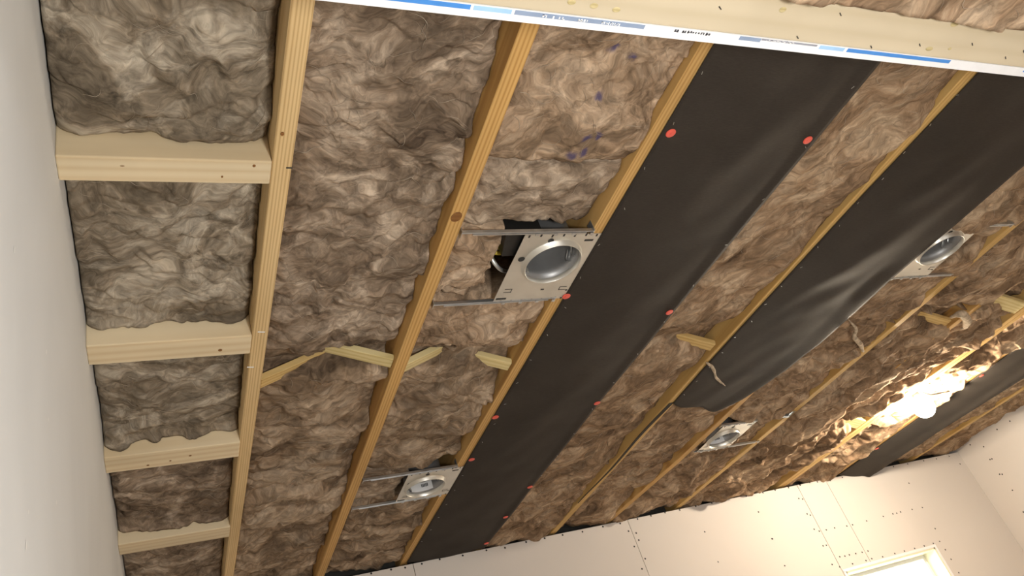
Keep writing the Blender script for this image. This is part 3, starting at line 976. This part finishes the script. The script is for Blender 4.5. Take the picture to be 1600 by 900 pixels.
staples(s1, [(1.083 + random.uniform(0, .014), y) for y in np.arange(.8, 3.6, .14)] + [(np.interp(y, [.97, 2.3], [1.525, 1.49]), y) for y in np.arange(.8, 3.0, .19)], z1)
staples(s2, [(1.897 + random.uniform(.0, .012), y) for y in np.arange(.8, 2.4, .1)], z2)


def cap_nail(parent, u, v, zf, r=.0125):
    p = px(u, v, H - .005)
    z = zf(p[0], p[1]) - .0008
    p = px(u, v, z - CZ)
    m = MB()
    m.lathe([(.0001, -.0030), (.0030, -.0030), (.0036, -.0022), (r * .86, -.0020), (r, -.0010), (r, .0004)], (p[0], p[1], z), 20)
    o = m.build('cap_nail', M_NAIL, parent, smooth=False)
    return o


for (u, v) in ((1048, 208), (1262, 219), (885, 463), (1046, 488), (774, 652), (933, 630), (737, 718), (828, 761), (790, 808), (760, 849)):
    cap_nail(s1, u, v, z1, .0125)
for (u, v) in ((1534, 587), (1370, 701)):
    cap_nail(s3, u, v, z3)

# torn remnant of fabric left stapled along the bowed joist
m = MB()
ys = np.linspace(2.37, 3.35, 24)
for a, b in zip(ys[:-1], ys[1:]):
    za = ZC - .0022
    wa = .018 * (1 - (a - 2.37) / 1.0) + .004; wb = .018 * (1 - (b - 2.37) / 1.0) + .004
    la = k4(a) - .034 + .006 * math.sin(a * 9); lb = k4(b) - .034 + .006 * math.sin(b * 9)
    m.hexa([(la, a, za), (la + wa, a, za), (lb + wb, b, za), (lb, b, za), (la, a, za + .0015), (la + wa, a, za + .0015), (lb + wb, b, za + .0015), (lb, b, za + .0015)])
m.build('torn_tail', M_FABRIC, s2)

# hanging tufts of insulation


def tuft(label, path, radii):
    c = [px(u, v, H + dz) for (u, v, dz) in path]
    P = []; RR = []
    for k in range(len(c) - 1):
        for t in (0, .33, .66):
            P.append(tuple(c[k][q] * (1 - t) + c[k + 1][q] * t for q in range(3))); RR.append(radii[k] * (1 - t) + radii[k + 1] * t)
    P.append(c[-1]); RR.append(radii[-1])
    m = MB(); m.tube(P, RR, 9)
    V = np.array(m.v)
    n1 = fbm(V[:, 0] * 60 + V[:, 2] * 45, V[:, 1] * 60, 3); n2 = fbm(V[:, 0] * 60 + 9, V[:, 1] * 60 + V[:, 2] * 50, 3)
    V[:, 2] += n1 * .0035; V[:, 0] += n2 * .0035
    m.v = V.tolist()
    o = m.build('insulation_tuft', M_TUFT, smooth=True)
    s_ = o.modifiers.new('sub', 'SUBSURF'); s_.levels = 1; s_.render_levels = 2
    return tag(o, label, 'insulation', 'loose insulation tufts')


tuft('loose tuft of insulation dangling over the short black strip', ((1103, 566, -.006), (1112, 572, -.012), (1117, 582, -.024), (1119, 590, -.036), (1127, 598, -.044), (1134, 603, -.048)), (.004, .007, .006, .006, .0045, .001))
tuft('pale tuft of insulation hooked over the slim yellow joist', ((1326, 500, -.004), (1338, 513, -.014), (1334, 526, -.020), (1345, 538, -.022), (1349, 550, -.024)), (.002, .007, .009, .012, .005))
tuft('lit fluffy tuft of insulation left of the doubled joist, by the nearer pale strip', ((1484, 497, -.022), (1494, 492, -.028), (1504, 490, -.030), (1512, 500, -.030), (1508, 511, -.026), (1500, 514, -.022)), (.004, .012, .020, .018, .012, .004))

# ------------------------------------------------------------------ recessed can lights


def can_light(label, x0, x1, y0, y1, cx, cy, bar_x0, bar_x1, r=.080, sticker=False, extras=False, bars=(True, True), zp=-.003, name='can_light'):
    z = ZC + zp
    root = empty(name, (cx, cy, z))
    tag(root, label, 'light', 'recessed can lights')
    # plate: square with a round hole
    m = MB(); n = 64
    for zz in (z, z + .0015):
        base = len(m.v)
        for k in range(n):
            a = 2 * math.pi * k / n + math.pi / 4
            c, s = math.cos(a), math.sin(a)
            m.v.append((cx + r * c, cy + r * s, zz))
        for k in range(n):
            a = 2 * math.pi * k / n + math.pi / 4
            c, s = math.cos(a), math.sin(a)
            q = max(abs(c), abs(s)); c /= q; s /= q
            m.v.append(((x1 if c > 0 else x0) if abs(c) > .999999 else cx + (c * ((x1 - cx) if c > 0 else (cx - x0))),
                        cy + s * ((y1 - cy) if s > 0 else (cy - y0)), zz))
        for k in range(n):
            f = (base + k, base + (k + 1) % n, base + n + (k + 1) % n, base + n + k)
            m.f.append(f if zz == z else f[::-1])
    for k in range(n):
        m.f.append((n + k, n + (k + 1) % n, 3 * n + (k + 1) % n, 3 * n + k))
    m.build('mounting_plate', M_STEEL, root)
    # collar below the plate, deep enough for the drywall to come
    m = MB(); m.lathe([(r + .0075, .0002), (r + .0035, -.0025), (r + .0018, -.0140), (r + .0006, -.0150), (r - .0006, -.0140), (r - .0008, .004)], (cx, cy, z), 64)
    m.build('collar', M_STEEL, root, smooth=True)
    # can body
    m = MB(); m.lathe([(r - .0008, .000), (r - .002, .03), (r - .002, .125), (r - .012, .138), (.03, .142), (.0001, .142)], (cx, cy, z), 64)
    can = m.build('can_body', M_CAN, root, smooth=True)
    s = can.modifiers.new('solid', 'SOLIDIFY'); s.thickness = .001; s.offset = 1
    # dark slots and tabs
    m = MB()
    def slot(ax, ay, w, h):
        X = x0 + ax * (x1 - x0); Yy = y0 + ay * (y1 - y0)
        m.box(X - w / 2, Yy - h / 2, z - .0006, X + w / 2, Yy + h / 2, z + .0002)
    slot(.09, .95, .030, .007); slot(.86, .09, .026, .007); slot(.60, .83, .010, .005); slot(.95, .86, .006, .005)
    for k in range(7):
        slot(.06 + .145 * k, .012 if k % 2 else .02, .005, .009)
        slot(.10 + .14 * k, .992, .006, .006)
    for (ax, ay) in ((.13, .80), (.88, .80)):
        slot(ax, ay, .022, .0018); slot(ax + .045 * (1 if ax < .5 else -1), ay + .025, .0018, .016); slot(ax, ay + .05, .022, .0018)
    for (X, Yy, rr) in ((x0 + .36 * (x1 - x0), y0 + .085 * (y1 - y0), .0085), (x0 + .10 * (x1 - x0), y0 + .34 * (y1 - y0), .0095)):
        m.disc((X, Yy, z - .0007), (1, 0, 0), (0, -1, 0), rr, rr, 14)
    tag(m.build('plate_slots', M_SLOT, root), kind='stuff')
    # hanger bars
    for i, yb in enumerate((y0 - .006, y1 + .002)):
        if not bars[i]: continue
        m = MB()
        m.box(bar_x0, yb - .007, z - .001, bar_x1, yb - .0058, z + .008)
        m.box(bar_x0, yb - .0062, z - .0015, bar_x1, yb - .003, z - .0002)
        m.box(bar_x0 + .03, yb - .002, z - .003, bar_x1 - .02, yb + .0015, z - .0006)
        b = m.build('hanger_bar', M_STEEL_B, root)
        for xe in (bar_x0, bar_x1):
            m = MB(); m.box(xe - .001, yb - .012, z - .003, xe + .001, yb + .010, z + .03); m.build('end_bracket', M_STEEL_B, b)
        for k in range(4):
            m = MB(); xk = x0 + (k + .5) * (x1 - x0) / 4.3
            m.box(xk, yb - .002, z - .0045, xk + .010, yb + .006, z - .003); m.build('bar_clip', M_STEEL_B, b)
    # two wire spring hooks on the can's inner wall
    for a0 in (-.05, .30):
        pts = []
        for t in np.linspace(0, 1, 12):
            a = a0 + .12 * math.sin(t * 4.5)
            zz = .012 + .035 * t
            rr = r - .006
            pts.append((cx + rr * math.cos(a), cy + rr * math.sin(a), z + zz))
        m = MB(); m.tube(pts, .0012, 6); m.build('spring_hook', M_STAPLE, can)
    for a0 in (2.2, 4.9):
        m = MB(); a = a0; rr = r - .004
        c = Vector((cx + rr * math.cos(a), cy + rr * math.sin(a), z + .012))
        m.bar(c, c + Vector((0, 0, .014)), .006, .004, up=(math.cos(a), math.sin(a), 0)); m.build('trim_tab', M_STEEL, can)
    if sticker:
        m = MB(); rr = r - .0032; base = 0
        A = np.linspace(math.radians(48), math.radians(130), 14)
        for a in A:
            m.v.append((cx + rr * math.cos(a), cy + rr * math.sin(a), z + .006)); m.v.append((cx + rr * math.cos(a), cy + rr * math.sin(a), z + .042))
        for k in range(len(A) - 1):
            m.f.append((2 * k, 2 * k + 1, 2 * k + 3, 2 * k + 2))
        lab = m.build('paper_label', M_LABEL, can)
        m = MB(); rr -= .0006
        def patch(a0, a1, zb_, zt):
            aa = np.linspace(math.radians(a0), math.radians(a1), 3)
            for p_, q_ in zip(aa[:-1], aa[1:]):
                m.quad((cx + rr * math.cos(p_), cy + rr * math.sin(p_), z + zb_), (cx + rr * math.cos(p_), cy + rr * math.sin(p_), z + zt),
                       (cx + rr * math.cos(q_), cy + rr * math.sin(q_), z + zt), (cx + rr * math.cos(q_), cy + rr * math.sin(q_), z + zb_))
        for k in range(5):
            patch(62 + k * 4.4, 65 + k * 4.4, .022, .035)
        patch(120, 130, .006, .018)
        tag(m.build('label_print', M_PRINT_D, lab), kind='stuff')
    if extras:
        m = MB()
        # junction box beside the can, above the plate
        jb = [(x0 - .045, y0 + .012), (x0 + .06, y0 + .012), (x0 + .06, y0 + .095), (x0 - .03, y0 + .095)]
        n0 = len(m.v)
        m.hexa([(a, b, z + .012) for a, b in jb] + [(a, b, z + .07) for a, b in jb])
        m.build('junction_box', M_BLACK, root)
        m = MB(); pts = []
        for t in np.linspace(0, 1, 90):
            ax = x0 - .055 + .10 * t ** 1.3
            ay = y0 + .10 + .12 * t
            pts.append((ax, ay, z + .040 + .02 * t - .022 * math.sin(math.pi * t)))
        m.tube(pts, [.0048 + (.0009 if k % 2 else -.0006) for k in range(len(pts))], 9)
        m.build('flexible_conduit', M_STEEL_B, root, smooth=False)
        m = MB()
        m.tube([(x0 - .06, y0 + .095, z + .055), (x0 - .02, y0 + .10, z + .05), (x0 + .03, y0 + .10, z + .05)], .009, 8)
        m.tube([(x0 - .06, y0 + .118, z + .05), (x0 - .02, y0 + .122, z + .045), (x0 + .03, y0 + .12, z + .045)], .006, 8)
        m.build('yellow_cable', M_YELLOW, root, smooth=True)
    return root


can_light('largest round steel can light in a square plate, wires open at its left', .853, 1.078, 1.318, 1.597, .968, 1.424, .680, 1.045, r=.078, extras=True)
can_light('labelled steel can light with bright hanger bar, left of the widest black strip', .852, 1.078, 2.684, 2.935, .945, 2.805, .676, 1.045, r=.078, sticker=True)
can_light('small labelled steel can light beyond the end of the short black strip', 2.350, 2.548, 2.684, 2.937, 2.430, 2.812, 2.328, 2.735, r=.078, sticker=True)
can_light('steel can light tilted beside the right edge of the short black strip', 2.388, 2.603, 1.323, 1.594, 2.497, 1.428, 2.318, 2.758, r=.079)

# bracket of a hanger bar nailed over the slim yellow joist
p = px(1228, 648)
jr = float(jx(6, p[1]))
m = MB(); m.box(jr - JW - .0025, p[1] - .03, ZC - .0025, jr - JW - .0005, p[1] + .03, ZC + .03)
m.box(jr - JW - .0025, p[1] - .03, ZC - .0025, jr - .012, p[1] + .03, ZC - .0006)
o = m.build('nail_bracket', M_STEEL_B)
tag(o, 'small steel bracket wrapped under the slim yellow joist', 'bracket')

# ------------------------------------------------------------------ lit bulb
LP = px(1444, 637, H - .078)
KX = float(jx(10, LP[1])) - JW / 2
root = empty('work_bulb', (LP[0], LP[1], LP[2] + .115))
tag(root, 'glaring white bulb hanging from a pigtail socket under the ceiling near the right wall', 'lamp')
m = MB(); m.lathe([(.0001, .112), (.013, .112), (.019, .100), (.021, .050), (.0001, .050)], LP, 24)
m.build('socket', M_BLACK, root, smooth=True)
m = MB(); m.tube([(LP[0], LP[1], LP[2] + .110), (LP[0] + .004, LP[1], LP[2] + .122), (LP[0] + .04, LP[1] + .005, LP[2] + .095), (LP[0] + .12, LP[1] + .01, LP[2] + .068), (KX, LP[1] + .01, ZC - .004)], .004, 8)
m.build('cord', M_BLACK, root, smooth=True)
RB = .052
prof = [(.0001, -RB)]
for k in range(1, 14):
    a = math.pi * k / 16
    prof.append((RB * math.sin(a), -RB * math.cos(a)))
prof += [(.017, .054), (.017, .060)]
m = MB(); m.lathe(prof, LP, 28)
m.build('bulb', m_emit('bulb_glow', (1.0, .84, .64), 680), root, smooth=True)
